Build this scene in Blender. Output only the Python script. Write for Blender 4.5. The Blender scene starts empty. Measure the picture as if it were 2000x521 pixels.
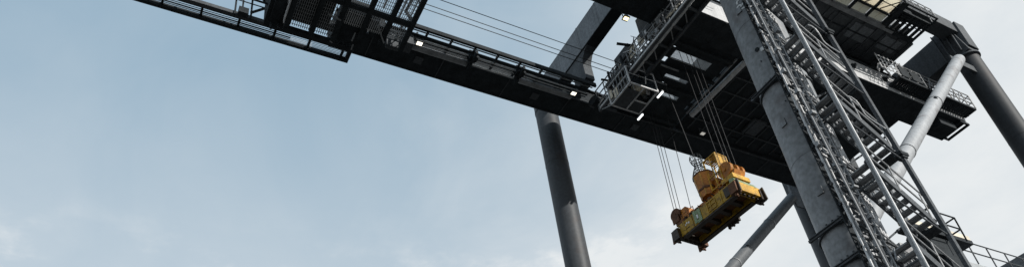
import bpy, bmesh, math, random
from mathutils import Vector as V, Matrix
random.seed(7)
R = math.radians
scene = bpy.context.scene
col = scene.collection
S = 1.33                      # the crane is laid out in units of 1.33 m, seen from an eye at 1.7 m
EYE = V((0, 0, 1.7))
def W(p):
    p = V(p)
    return V((p.x * S, p.y * S, 1.7 + S * (p.z - 1.7)))

# ------------------------------------------------------------------ camera
pitch, roll, yaw = R(33.53012882), R(-8.50611441), R(57.3782053)
FPX, PY = 1479.35171, 506.46
fw = V((math.cos(pitch) * math.cos(yaw), math.cos(pitch) * math.sin(yaw), math.sin(pitch)))
r0 = V((math.sin(yaw), -math.cos(yaw), 0)); u0 = r0.cross(fw)
rt = r0 * math.cos(roll) + u0 * math.sin(roll)
up = -r0 * math.sin(roll) + u0 * math.cos(roll)
cd = bpy.data.cameras.new('camera'); cam = bpy.data.objects.new('camera', cd); col.objects.link(cam)
M = Matrix((rt, up, -fw)).transposed().to_4x4(); M.translation = EYE
cam.matrix_world = M
cd.sensor_width = 36; cd.lens = FPX / 2000 * 36; cd.shift_x = 0; cd.shift_y = (PY - 260.5) / 2000
cd.clip_start = 0.1; cd.clip_end = 5000
scene.camera = cam

# ------------------------------------------------------------------ materials
def mat(name, base, rough=.6, metal=0., var=.35, scale=1.5, speck=.25, bump=.0, rust=0., streak=0., spec=.5):
    m = bpy.data.materials.new(name); m.use_nodes = True
    nt = m.node_tree; N = nt.nodes; L = nt.links
    b = N['Principled BSDF']; b.inputs['Roughness'].default_value = rough; b.inputs['Metallic'].default_value = metal; b.inputs['Specular IOR Level'].default_value = spec
    tc = N.new('ShaderNodeTexCoord')
    n1 = N.new('ShaderNodeTexNoise'); n1.inputs['Scale'].default_value = scale; n1.inputs['Detail'].default_value = 6
    n1.inputs['Roughness'].default_value = .65
    L.new(tc.outputs['Object'], n1.inputs['Vector'])
    n2 = N.new('ShaderNodeTexNoise'); n2.inputs['Scale'].default_value = scale * 14; n2.inputs['Detail'].default_value = 3
    L.new(tc.outputs['Object'], n2.inputs['Vector'])
    r1 = N.new('ShaderNodeMapRange'); r1.inputs['From Min'].default_value = .3; r1.inputs['From Max'].default_value = .7
    r1.inputs['To Min'].default_value = 1 - var; r1.inputs['To Max'].default_value = 1 + var
    L.new(n1.outputs['Fac'], r1.inputs['Value'])
    r2 = N.new('ShaderNodeMapRange'); r2.inputs['From Min'].default_value = .35; r2.inputs['From Max'].default_value = .65
    r2.inputs['To Min'].default_value = 1 - speck; r2.inputs['To Max'].default_value = 1 + speck
    L.new(n2.outputs['Fac'], r2.inputs['Value'])
    mul = N.new('ShaderNodeMath'); mul.operation = 'MULTIPLY'
    L.new(r1.outputs[0], mul.inputs[0]); L.new(r2.outputs[0], mul.inputs[1])
    last = mul
    if streak:
        mp = N.new('ShaderNodeMapping'); mp.inputs['Scale'].default_value = (5, 5, .25)
        L.new(tc.outputs['Object'], mp.inputs['Vector'])
        n3 = N.new('ShaderNodeTexNoise'); n3.inputs['Scale'].default_value = 1.; n3.inputs['Detail'].default_value = 4
        L.new(mp.outputs[0], n3.inputs['Vector'])
        r3 = N.new('ShaderNodeMapRange'); r3.inputs['From Min'].default_value = .4; r3.inputs['From Max'].default_value = .7
        r3.inputs['To Min'].default_value = 1; r3.inputs['To Max'].default_value = 1 - streak
        L.new(n3.outputs['Fac'], r3.inputs['Value'])
        m3 = N.new('ShaderNodeMath'); m3.operation = 'MULTIPLY'
        L.new(last.outputs[0], m3.inputs[0]); L.new(r3.outputs[0], m3.inputs[1]); last = m3
    mx = N.new('ShaderNodeMix'); mx.data_type = 'RGBA'; mx.blend_type = 'MULTIPLY'; mx.inputs['Factor'].default_value = 1
    mx.inputs['A'].default_value = (*base, 1)
    cmb = N.new('ShaderNodeCombineColor')
    for k in range(3): L.new(last.outputs[0], cmb.inputs[k])
    L.new(cmb.outputs[0], mx.inputs['B'])
    out = mx.outputs['Result']
    if rust:
        n4 = N.new('ShaderNodeTexNoise'); n4.inputs['Scale'].default_value = scale * 3; n4.inputs['Detail'].default_value = 8
        L.new(tc.outputs['Object'], n4.inputs['Vector'])
        r4 = N.new('ShaderNodeMapRange'); r4.inputs['From Min'].default_value = .56; r4.inputs['From Max'].default_value = .68
        r4.inputs['To Max'].default_value = rust
        L.new(n4.outputs['Fac'], r4.inputs['Value'])
        m4 = N.new('ShaderNodeMix'); m4.data_type = 'RGBA'
        L.new(r4.outputs[0], m4.inputs['Factor']); L.new(out, m4.inputs['A']); m4.inputs['B'].default_value = (.05, .018, .007, 1)
        out = m4.outputs['Result']
    L.new(out, b.inputs['Base Color'])
    bp = N.new('ShaderNodeBump'); bp.inputs['Strength'].default_value = bump or .08; bp.inputs['Distance'].default_value = .02
    L.new(n2.outputs['Fac'], bp.inputs['Height']); L.new(bp.outputs[0], b.inputs['Normal'])
    return m
def glow(name, c, s):
    m = bpy.data.materials.new(name); m.use_nodes = True
    b = m.node_tree.nodes['Principled BSDF']
    b.inputs['Base Color'].default_value = (.8, .8, .8, 1)
    b.inputs['Emission Color'].default_value = (*c, 1); b.inputs['Emission Strength'].default_value = s
    return m
def translucent(name, c, t=.6):
    m = mat(name, c, .6, 0, .12, 2, .1)
    nt = m.node_tree; b = nt.nodes['Principled BSDF']
    tr = nt.nodes.new('ShaderNodeBsdfTranslucent'); tr.inputs['Color'].default_value = (*c, 1)
    mx = nt.nodes.new('ShaderNodeMixShader'); mx.inputs[0].default_value = t
    nt.links.new(b.outputs[0], mx.inputs[1]); nt.links.new(tr.outputs[0], mx.inputs[2])
    nt.links.new(mx.outputs[0], nt.nodes['Material Output'].inputs['Surface'])
    return m
def glass(name):
    m = mat(name, (.012, .016, .02), .12, 0, .3, 1, .05)
    return m
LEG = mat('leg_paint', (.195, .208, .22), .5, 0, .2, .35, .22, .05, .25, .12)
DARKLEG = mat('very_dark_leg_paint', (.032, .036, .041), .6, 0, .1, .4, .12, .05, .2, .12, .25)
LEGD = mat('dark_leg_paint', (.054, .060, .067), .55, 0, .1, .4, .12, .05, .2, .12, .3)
BEAM = mat('beam_paint', (.15, .165, .18), .6, 0, .2, .6, .2, .1, 0, .2, .3)
SHADE = mat('shaded_grey_paint', (.07, .078, .086), .65, 0, .22, .6, .2, .1, 0, .25, .25)  # beam paint darkened: shade is put into the colour
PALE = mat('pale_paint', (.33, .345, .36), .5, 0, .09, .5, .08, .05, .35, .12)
DARK = mat('dark_steel', (.072, .08, .088), .7, .0, .35, 1.2, .3, .15, 0, 0, .2)
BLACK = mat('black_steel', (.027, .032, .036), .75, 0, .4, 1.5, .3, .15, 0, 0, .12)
MID = mat('galvanised_steel', (.22, .23, .24), .5, 0, .35, 2, .3, .1)
BRIGHT = mat('bright_galvanised_steel', (.52, .53, .54), .45, 0, .3, 3, .25, .1)
ROPE = mat('wire_rope', (.03, .03, .032), .5, .3, .3, 8, .3)
YEL = mat('yellow_paint', (.54, .295, .018), .5, 0, .45, 1.2, .25, .15, .75, .2)
ORANGE = mat('orange_paint', (.46, .16, .01), .5, 0, .45, 1.2, .25, .15, .45, .2)
OLIVE = mat('dull_yellow_paint', (.38, .225, .012), .55, 0, .3, 1.2, .25, .15, .6, .2)
RUST = mat('rusty_brown_steel', (.11, .045, .018), .7, .1, .5, 2, .4, .2)
GREEN = mat('worn_green_paint', (.22, .29, .17), .6, 0, .35, 3, .3, .15, .5)
GREASE = mat('greasy_black_steel', (.03, .02, .013), .45, .2, .5, 2, .4, .2)
CREAM = translucent('cream_panel', (.97, .92, .80), .92)
CREAMW = mat('cream_board', (.62, .56, .45), .6, 0, .25, 3, .2)
GLASS = glass('dark_glass')
LETTER = mat('chalky_white_paint', (.74, .76, .77), .7, 0, .25, 4, .3)
LAMP = glow('lamp_glow', (1, .93, .78), 2)
TUBELAMP = glow('tube_lamp_glow', (.95, .98, 1), 2.2)
WARM = glow('warm_lamp_glow', (1, .80, .42), 2.6)
DIM = glow('dim_lamp_glow', (1, .95, .85), .35)
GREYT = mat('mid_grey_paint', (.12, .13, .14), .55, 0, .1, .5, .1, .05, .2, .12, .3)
SUNLIT = mat('sunlit_girder_paint', (.5, .51, .52), .5, 0, .12, .7, .1, .08, 0, .25)  # pale tone puts sunlight on the girder side into the colour
CONC = mat('quay_concrete', (.05, .05, .048), .9, 0, .3, .05, .2)

# ------------------------------------------------------------------ mesh builder
class MB:
    def __init__(s): s.v = []; s.f = []; s.sm = []
    def add(s, vs, fs, smooth=False):
        n = len(s.v); s.v += [V(p) for p in vs]
        for f in fs: s.f.append([n + i for i in f]); s.sm.append(smooth)
        return s
    def hexa(s, c):   # 8 corners: bottom ring 0-3, top ring 4-7
        return s.add(c, [(3, 2, 1, 0), (4, 5, 6, 7), (0, 1, 5, 4), (1, 2, 6, 5), (2, 3, 7, 6), (3, 0, 4, 7)])
    def box(s, a, b):
        x0, y0, z0 = [min(a[k], b[k]) for k in range(3)]; x1, y1, z1 = [max(a[k], b[k]) for k in range(3)]
        return s.hexa([(x0, y0, z0), (x1, y0, z0), (x1, y1, z0), (x0, y1, z0), (x0, y0, z1), (x1, y0, z1), (x1, y1, z1), (x0, y1, z1)])
    def bar(s, p, q, w=.06, h=.06, upv=(0, 0, 1)):
        p = V(p); q = V(q); d = (q - p).normalized(); u = V(upv)
        if abs(d.dot(u)) > .97: u = V((1, 0, 0))
        a = d.cross(u).normalized(); b = a.cross(d).normalized()
        a = a * w / 2; b = b * h / 2
        return s.hexa([p - a - b, p + a - b, p + a + b, p - a + b, q - a - b, q + a - b, q + a + b, q - a + b])
    def tube(s, p, q, r, n=10, r2=None, caps=True):
        p = V(p); q = V(q); d = (q - p).normalized(); u = V((0, 0, 1)) if abs(d.z) < .9 else V((1, 0, 0))
        a = d.cross(u).normalized(); b = a.cross(d).normalized(); r2 = r if r2 is None else r2
        vs = []
        for k in range(n):
            t = 2 * math.pi * k / n; o = a * math.cos(t) + b * math.sin(t)
            vs += [p + o * r, q + o * r2]
        s.add(vs, [(2 * k, 2 * ((k + 1) % n), 2 * ((k + 1) % n) + 1, 2 * k + 1) for k in range(n)], True)
        if caps:
            s.add([vs[2 * k] for k in range(n)], [list(range(n))[::-1]])
            s.add([vs[2 * k + 1] for k in range(n)], [list(range(n))])
        return s
    def path(s, pts, r, n=6):
        for i in range(len(pts) - 1): s.tube(pts[i], pts[i + 1], r, n)
        return s
    def quadxy(s, pts, z0, z1):
        return s.hexa([(x, y, z0) for x, y in pts] + [(x, y, z1) for x, y in pts])
    def loft(s, rings, smooth=False, caps=True):
        n = len(rings[0]); vs = [p for r in rings for p in r]
        fs = []
        for i in range(len(rings) - 1):
            for k in range(n):
                fs.append((i * n + k, i * n + (k + 1) % n, (i + 1) * n + (k + 1) % n, (i + 1) * n + k))
        s.add(vs, fs, smooth)
        if caps:
            s.add(rings[0], [list(range(n))[::-1]]); s.add(rings[-1], [list(range(n))])
        return s
    def railing(s, p, q, h=.83, n=4, r=.022, rails=(1., .52), toe=False):
        p = V(p); q = V(q)
        for k in range(n + 1):
            a = p.lerp(q, k / n); s.tube(a, a + V((0, 0, h)), r, 6)
        for t in rails: s.tube(p + V((0, 0, h * t)), q + V((0, 0, h * t)), r, 6)
        if toe: s.bar(p + V((0, 0, .06)), q + V((0, 0, .06)), .015, .12)
        return s
    def build(s, name, m, parent=None, base=None, bevel=0., label=None):
        me = bpy.data.meshes.new(name)
        off = V((0, 0, 0))
        if parent is not None: off = parent['_base'] if isinstance(parent, dict) else V(parent['_b'])
        elif base is not None: off = W(base)
        me.from_pydata([tuple(W(p) - off) for p in s.v], [], s.f)
        bm = bmesh.new(); bm.from_mesh(me)
        bmesh.ops.recalc_face_normals(bm, faces=bm.faces)
        bm.to_mesh(me); bm.free()
        me.polygons.foreach_set('use_smooth', s.sm); me.update()
        if any(s.sm): me.set_sharp_from_angle(angle=R(50))
        me.materials.append(m)
        o = bpy.data.objects.new(name, me); col.objects.link(o)
        if parent is not None:
            o.parent = parent; o['_b'] = parent['_b']
        else:
            o.location = off; o['_b'] = tuple(off)
        if bevel:
            b = o.modifiers.new('bevel', 'BEVEL'); b.width = bevel * S; b.segments = 2; b.limit_method = 'ANGLE'
        if label: o['label'] = label
        return o
def thing(name, label, cat, base, group=None):
    o = bpy.data.objects.new(name, None); col.objects.link(o); o.location = W(base); o['_b'] = tuple(W(base))
    o.empty_display_size = .3
    o['label'] = label; o['category'] = cat
    if group: o['group'] = group
    return o
def tag(o, label, cat, group=None):
    o['label'] = label; o['category'] = cat
    if group: o['group'] = group
    return o
def copy_tree(o, parent=None):
    c = o.copy(); col.objects.link(c)
    if parent is not None: c.parent = parent
    for ch in list(o.children): copy_tree(ch, c)
    return c

# ------------------------------------------------------------------ ground
g = MB().add([(-900, -900, 0), (900, -900, 0), (900, 900, 0), (-900, 900, 0)], [(0, 1, 2, 3)])
g.v = [V((p.x, p.y, 1.7 - 1.7 / S)) for p in g.v]
go = g.build('ground', CONC); go['kind'] = 'structure'
GZ = 1.7 - 1.7 / S   # ground level in layout units

# ------------------------------------------------------------------ gantry crane frame
crane = thing('gantry_crane', 'huge dark grey steel gantry crane frame standing on round legs', 'crane', (16.6, 9.6, GZ))
def ring(mb, c, r0_, r1_, z0, z1, n=40, d=None):
    prof = []
    for k in range(n):
        t = 2 * math.pi * k / n; prof.append((math.cos(t), math.sin(t)))
    cx, cy = c
    rings = [[(cx + a * r, cy + b * r, z) for a, b in prof] for r, z in ((r0_, z0), (r1_, z0), (r1_, z1), (r0_, z1), (r0_, z0))]
    return mb.loft(rings, False, False)
def leg(p, q, r, label, welds=(), m=None):
    mb = MB().tube(p, q, r, 56)
    p = V(p); q = V(q)
    for z in welds:
        t = (z - p.z) / (q.z - p.z); c = p.lerp(q, t); ring(mb, (c.x, c.y), r - .01, r + .008, z - .012, z + .012, 48)
    return mb.build('leg', m or LEGD, crane, label=label)
def colax(z): return V((16.8 + .033 * (20.5 - z), 9.5 + (21.6 - z) * .030, z))
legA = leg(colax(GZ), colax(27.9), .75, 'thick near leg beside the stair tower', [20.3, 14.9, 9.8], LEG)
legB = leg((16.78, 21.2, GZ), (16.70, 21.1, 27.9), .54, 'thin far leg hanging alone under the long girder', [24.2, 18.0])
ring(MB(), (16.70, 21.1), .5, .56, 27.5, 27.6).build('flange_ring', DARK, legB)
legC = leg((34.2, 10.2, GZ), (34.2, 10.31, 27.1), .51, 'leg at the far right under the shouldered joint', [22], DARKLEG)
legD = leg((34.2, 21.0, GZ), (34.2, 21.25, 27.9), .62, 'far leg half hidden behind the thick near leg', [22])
# clamp bars across the near leg
for z, l in ((17.62, 1), (12.45, 2), (11.35, 3)):
    c = colax(z); mb = MB()
    ring(mb, (c.x, c.y), .74, .80, z - .03, z + .03)
    mb.box((c.x - .86, c.y - 1.2, z - .04), (c.x - .79, c.y + .66, z + .04)).box((c.x - .90, c.y - 1.2, z + .02), (c.x - .78, c.y + .6, z + .045))
    mb.box((c.x - .86, c.y - 1.2, z - .2), (c.x - .74, c.y - .95, z + .3))
    for k in range(4): mb.box((c.x - .84, c.y - .62 + k * .2, z + .045), (c.x - .79, c.y - .58 + k * .2, z + .14))
    mb.build('clamp_ring', DARK, legA)
for k in range(3):
    zz = (20.9, 16.2, 13.6)[k]; an = R((186, 178, 192)[k]); d = V((math.cos(an), math.sin(an), 0)); tg = V((-d.y, d.x, 0)); c = colax(zz) + d * .752
    MB().hexa([c - tg * .1 - V((0, 0, .12)), c + tg * .1 - V((0, 0, .12)), c + tg * .1 - V((0, 0, .12)) + d * .03, c - tg * .1 - V((0, 0, .12)) + d * .03,
               c - tg * .1 + V((0, 0, .12)), c + tg * .1 + V((0, 0, .12)), c + tg * .1 + V((0, 0, .12)) + d * .03, c - tg * .1 + V((0, 0, .12)) + d * .03]).build('pad_plate', LEG, legA)
# pale lug disc + hole high on the near leg
def onleg(ang, z, r=.755):
    c = colax(z); return V((c.x + r * math.cos(ang), c.y + r * math.sin(ang), z))
a0 = R(205)
n0 = V((math.cos(a0), math.sin(a0), 0))
def disc(ang, z, r, m, name, th=.02):
    c = onleg(ang, z); d = V((math.cos(ang), math.sin(ang), 0)); mb = MB().tube(c - d * .03, c + d * th, r, 20); return mb.build(name, m, legA)
disc(R(202), 18.97, .075, LETTER, 'lug_plate'); disc(R(190), 19.08, .075, BLACK, 'lug_hole')
for k in range(5):
    disc(R(188 + 7 * k), 18.6 - .9 * k, .02, BLACK, 'bolt')

# girders
def girder(y0, y1, x0, x1, z0, z1, name_label, m):
    mb = MB().box((x0, y0, z0), (x1, y1, z1))
    o = mb.build('girder', m, crane, bevel=.015, label=name_label)
    s = MB()                                    # splice plates and bottom flange lips
    for x in [x0 + .02] + [x0 + 2.9 + 3.05 * k for k in range(int((x1 - x0 - 3) / 3.05))]:
        s.box((x - .05, y0 - .012, z0 - .012), (x + .05, y1 + .012, z1 - .05))
    s.box((x0, y0 - .1, z1 - .035), (x1, y0 - .002, z1 + .02)); s.box((x0, y1 + .002, z1 - .035), (x1, y1 + .1, z1 + .02))
    s.build('splice_plates', m, o)
    return o
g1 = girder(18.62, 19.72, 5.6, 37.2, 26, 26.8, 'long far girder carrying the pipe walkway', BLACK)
for k in range(10):
    x = 7.1 + 3.05 * k
    MB().box((x - .02, 18.64, 25.975), (x + .02, 19.7, 25.997)).build('weld_seam', SHADE, g1)
for k in range(5):
    MB().box((9.0 + 5.5 * k, 18.95, 25.96), (9.35 + 5.5 * k, 19.3, 25.996)).build('access_cover', SHADE, g1)
for y in (18.60, 19.74): MB().box((5.62, y - .015, 25.95), (37.1, y + .015, 26.06)).build('flange_edge', SHADE, g1)
g2 = girder(12.64, 13.9, -4, 36.6, 26, 27.3, 'near girder with sunlight painted into its pale side', BLACK)
MB().box((-4, 12.6, 26.03), (36.6, 12.622, 27.24)).build('sunlit_side_plate', SUNLIT, g2)  # pale plate paints a sunlit face onto the black girder
for x, z in ((28.35, 26.72), (30.6, 26.72)):
    mb = MB().box((x - .11, 12.5, z - .1), (x + .11, 12.598, z + .1)).tube((x, 12.42, z), (x, 12.56, z), .07, 14)
    mb.build('junction_box', BLACK, g2)
MB().box((15.5, 13.5, 27.33), (23.4, 13.85, 28.6)).build('sun_block_box', DARK, g2)  # added box that blocks sunlight from the far leg
# portal beams with hangers
def portal(xa, xb, ztop, zb, y0, y1, m=None):
    mb = MB().box((xa, y0, zb), (xb, y1, ztop)); o = mb.build('portal_beam', m or BEAM, crane, bevel=.02)
    s = MB()
    for y in (10.9, 13.4, 15.9, 17.4):
        s.box((xa - .01, y - .025, zb - .01), (xb + .01, y + .025, ztop))
    s.build('seam_strip', m or BEAM, o)
    MB().box((xa + .005, y0, zb - .03), (xb + .02, y1, zb - .003)).build('bottom_shade_plate', BLACK, o)  # near-black plate, underside shade painted in as colour
    return o
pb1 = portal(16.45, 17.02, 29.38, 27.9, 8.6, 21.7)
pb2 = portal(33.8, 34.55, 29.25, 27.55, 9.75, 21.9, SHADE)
for pb, xa, xb, z in ((pb1, 16.5, 16.97, 27.9), (pb2, 33.9, 34.45, 27.55)):
    for yc, w in ((18.0, .42), (13.25, .5)):
        rings = []
        for t, zz in ((1.0, 26.35), (1.0, 27.3), (1.18, z - .45), (1.6, z - .2), (2.3, z - .04), (2.5, z)):
            ww = w * t
            rings.append([(xa, yc - ww, zz), (xb, yc - ww, zz), (xb, yc + ww * .98, zz), (xa, yc + ww * .98, zz)])
        rings = [r for i, r in enumerate(rings) if i == 0 or r[0][2] > rings[i - 1][0][2] + .01]
        MB().loft(rings).build('hanger', DARK, pb)
MB().box((16.62, 9.85, 28.55), (33.79, 10.5, 29.35)).build('top_side_beam', SHADE, crane, bevel=.02)
# knee joint on the right leg
kn = MB().hexa([(33.62, 9.80, 27.25), (34.55, 9.80, 27.25), (34.55, 10.9, 27.25), (33.62, 10.9, 27.25),
                (33.66, 10.12, 29.27), (34.6, 10.12, 29.27), (34.6, 10.9, 29.27), (33.66, 10.9, 29.27)])
kno = kn.build('knee_joint', SHADE, crane, bevel=.02, label='shouldered joint joining the right leg to its cross beam')
mb = MB()
ring(mb, (34.15, 10.32), .45, .62, 27.13, 27.22); mb.build('flange_ring', DARK, kno)
mb = MB()
for y in (10.08, 10.36, 10.64, 10.9): mb.box((33.5, y - .025, 27.4), (33.615, y + .025, 29.2))
mb.build('stiffener', DARK, kno)
# diagonal braces
def brace(p, q, r, collars, label, m=None):
    p = V(p); q = V(q)
    o = MB().tube(p, q, r, 40).build('diagonal_brace', m or PALE, crane, label=label)
    d = (q - p).normalized()
    for t in collars:
        c = p.lerp(q, t); MB().tube(c - d * .03, c + d * .03, r + .02, 36).build('collar', MID, o)
    c = p.lerp(q, .34)
    MB().box(c + V((-r * .62 - .05, -r * .8 - .05, -.02)), c + V((-r * .62 + .06, -r * .8 + .03, .09))).build('lug', BLACK, o)
    rp = (p - d * .55)
    mb = MB().bar(p - d * .22, p + d * .1, .07, r * .7); mb.build('end_plate', MID, o)
    return o
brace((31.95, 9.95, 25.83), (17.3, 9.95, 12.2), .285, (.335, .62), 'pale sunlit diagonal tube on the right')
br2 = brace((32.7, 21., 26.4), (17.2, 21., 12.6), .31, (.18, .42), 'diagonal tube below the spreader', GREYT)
MB().box((31.9, 10.1, 25.95), (33.75, 10.18, 26.35)).build('gusset', SHADE, crane)
MB().box((32.9, 20.95, 25.9), (33.9, 21.05, 27.6)).build('gusset', BEAM, crane)
# sill beams
MB().box((17.3, 8.75, 10.55), (34, 9.75, 11.55)).build('sill_beam', PALE, crane, bevel=.02)
MB().box((33.6, 10.8, 15.6), (34.5, 20.6, 17.1)).build('cross_tie_beam', BEAM, crane, bevel=.02)
# sill walkway with handrail and landing bracket
mb = MB().railing((18.9, 8.75, 11.56), (26.1, 8.75, 11.56), .74, 8, .02)
wk = mb.build('handrail', DARK, crane, label='handrail on top of the sill beam')
pl = MB().box((17.35, 8.38, 11.96), (20.1, 8.6, 12.1)); pl = pl.build('kick_plate', CREAMW, crane)
mb = MB().box((17.4, 8.36, 11.82), (20.1, 8.74, 11.94)).box((18.2, 8.45, 11.2), (19.5, 8.74, 11.8)).box((18.6, 8.42, 10.8), (19.3, 8.74, 11.2))
mb.build('bracket', BLACK, crane)
mb = MB().railing((18.3, 8.05, 11.5), (19.1, 8.05, 11.5), .75, 1, .022, (1., .5)).railing((19.1, 8.05, 11.5), (19.1, 8.6, 11.5), .75, 1, .022, (1., .5))
mb.build('landing_rail', BLACK, crane)

# inner pipe walkway along the far girder
def lin(name, y, z, w, h, x0, x1, m, tube=False):
    mb = MB()
    if tube: mb.tube((x0, y, z), (x1, y, z), w, 12)
    else: mb.box((x0, y - w / 2, z - h / 2), (x1, y + w / 2, z + h / 2))
    return mb.build(name, m, crane)
lin('walkway_chord', 17.66, 26.1, .1, .2, 4.0, 17.0, BLACK)
lin('walkway_slat', 17.80, 26.05, .035, .05, 5.6, 16.9, MID)
lin('tray_or_shade_plate', 18.0, 26.04, .09, .07, 5.6, 16.9, BLACK)
lin('conduit', 18.15, 26.0, .03, 0, 5.6, 16.9, BRIGHT, True)  # bright conduits: light between the slats is put into their colour
lin('conduit', 18.24, 26.02, .035, 0, 5.6, 16.9, BLACK, True)
lin('conduit', 18.31, 26.0, .025, 0, 8.6, 16.2, BRIGHT, True)
lin('walkway_slat', 18.38, 26.05, .03, .06, 5.6, 16.9, DARK)
lin('service_pipe', 18.53, 25.95, .13, 0, 8.4, 11.1, MID, True)
lin('service_pipe', 18.53, 25.95, .13, 0, 13.4, 16.2, MID, True)
lin('conduit', 18.5, 25.93, .035, 0, 11.2, 13.4, BRIGHT, True)
lin('conduit', 18.58, 25.97, .03, 0, 11.2, 13.4, DARK, True)
for k in range(11):
    x = 5.9 + 1.05 * k
    MB().box((x - .035, 17.66, 26.06), (x + .035, 18.62, 26.16)).build('walkway_bracket', BLACK, crane)
for x in (11.15, 13.35):
    mb = MB().box((x - .16, 18.0, 25.8), (x + .16, 18.3, 26.2)).box((x - .05, 17.7, 25.7), (x + .05, 18.62, 25.86)).box((x - .08, 18.3, 25.6), (x + .04, 18.6, 25.95))
    mb.tube((x + .12, 17.9, 25.78), (x + .12, 18.15, 25.78), .07, 10).tube((x - .12, 18.2, 25.74), (x - .02, 18.55, 25.7), .05, 8)
    mb.build('cable_clamp', BLACK, crane)

# boom tip: open outer walkway beyond the girder end
def chord(name, y, z, w, h, x0, x1, m=BLACK): lin(name, y, z, w, h, x0, x1, m)
chord('outer_chord', 20.2, 26.0, .13, .2, -3.2, 6.55)
chord('outer_chord', 19.64, 26.05, .16, .16, -3.2, 6.6, DARK)
for y, w in ((20.05, .02), (19.97, .05), (19.88, .018), (19.8, .018), (19.75, .02)):
    chord('grating_bar', y, 26.05, w, .03, -3.2, 4.2)
for y in (20.06, 20.0, 19.93, 19.86, 19.8):
    chord('grating_bar', y, 26.05, .014, .02, 4.2, 6.5, MID)
for k in range(8):
    x = -3.0 + 1.32 * k
    MB().box((x - .04, 19.6, 25.98), (x + .04, 20.2, 26.1)).build('cross_bar', BLACK, crane)
MB().box((6.42, 19.6, 25.92), (6.56, 20.26, 26.1)).build('end_bar', BLACK, crane)
for y, z in ((19.4, 26.6), (19.3, 27.1), (18.72, 26.0)):
    lin('tip_rail', y, z, .022 if z > 26 else .04, 0, -3.2, 4.0, BLACK, True)
for x in (-1.2, .35, 2.05, 2.3, 2.62):
    MB().bar((x, 19.5, 25.85), (x, 19.45, 28.2), .09 if x != 2.3 else .05, .06).build('tip_post', BLACK, crane)
MB().bar((2.6, 19.5, 26.2), (3.9, 19.2, 27.2), .07, .07).bar((2.5, 19.2, 27.3), (4.0, 19.5, 26.1), .07, .07).build('tip_brace', BLACK, crane)
mb = MB().box((3.05, 18.1, 25.5), (3.75, 19.3, 26.9)).box((2.9, 18.4, 26.9), (3.4, 19.2, 27.3)).box((2.15, 19.25, 25.8), (2.5, 19.5, 26.1))
mb.tube((3.3, 19.1, 25.2), (3.3, 19.1, 25.6), .06, 8).tube((3.55, 19.0, 25.15), (3.55, 19.0, 25.6), .05, 8)
mb.build('winch_box', BLACK, crane)
lin('girder_end_frame', 18.72, 25.9, .3, .3, 3.6, 5.62, BLACK)
# near girder end platform with rails
mb = MB()
def grating(mb, x0, x1, y0, y1, z, step=.12, w=.03, edge=.08, along='y'):
    mb.box((x0, y0, z - .06), (x1, y0 + edge, z + .06)); mb.box((x0, y1 - edge, z - .06), (x1, y1, z + .06))
    mb.box((x0, y0 + edge, z - .06), (x0 + edge, y1 - edge, z + .06)); mb.box((x1 - edge, y0 + edge, z - .06), (x1, y1 - edge, z + .06))
    if along == 'y':
        n = int((x1 - x0) / step)
        for k in range(1, n): x = x0 + (x1 - x0) * k / n; mb.box((x - w / 2, y0 + edge, z - .03), (x + w / 2, y1 - edge, z + .03))
    else:
        n = int((y1 - y0) / step)
        for k in range(1, n): y = y0 + (y1 - y0) * k / n; mb.box((x0 + edge, y - w / 2, z - .03), (x1 - edge, y + w / 2, z + .03))
    return mb
grating(mb, 30.7, 36.7, 11.95, 12.59, 26.35, .2, .12)
grating(mb, 36.0, 36.75, 12.6, 13.85, 25.9, .3, .06)
ep = mb.build('end_platform', BLACK, crane, label='grated walkway with rails at the near girder end')
mb = MB().railing((30.8, 11.95, 26.4), (36.7, 11.95, 26.4), .9, 9, .03, (1, .66, .33)).railing((36.72, 11.95, 26.4), (36.72, 13.85, 26.0), .9, 4, .03)
mb.railing((32.2, 12.5, 27.3), (36.4, 12.5, 27.3), .8, 6, .025)
for x in (31.0, 32.0, 33.0, 34.0, 35.4): mb.bar((x, 11.95, 26.4), (x + .5, 11.95, 27.3), .035, .035).bar((x + .4, 12.5, 26.4), (x, 11.95, 27.2), .035, .035)
mb.build('railing', MID, ep)
for x in (30.9, 31.75): MB().box((x, 11.9, 26.45), (x + .7, 11.94, 27.15)).build('sign_board', BLACK, ep)
mb = MB().box((34.6, 12.9, 25.55), (35.9, 13.8, 26)).box((34.3, 13.5, 25.75), (34.7, 13.7, 25.99)).tube((34.15, 13.55, 25.6), (34.15, 13.75, 25.6), .12, 12)
mb.build('buffer', BLACK, g2)
mb = MB()
for k in range(7):
    x = 29.5 + .3 * k; mb.tube((x, 11.95, 26.45), (x + .06, 11.95, 27.5), .022, 6)
    if k < 6: mb.tube((x, 11.95, 26.5), (x + .3, 12.05, 27.0), .02, 6)
for k in range(4): mb.tube((29.5, 11.95, 26.55 + .28 * k), (31.4, 11.95, 26.5 + .3 * k), .022, 6)
for k in range(3):
    mb.path([(29.6 + .25 * k + .9 * j / 8, 12.2 + .1 * k, 26.7 + .5 * math.sin(3.14 * j / 8) + .1 * k) for j in range(9)], .028, 6)
mb.build('cable_rack', BRIGHT, ep)

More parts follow.
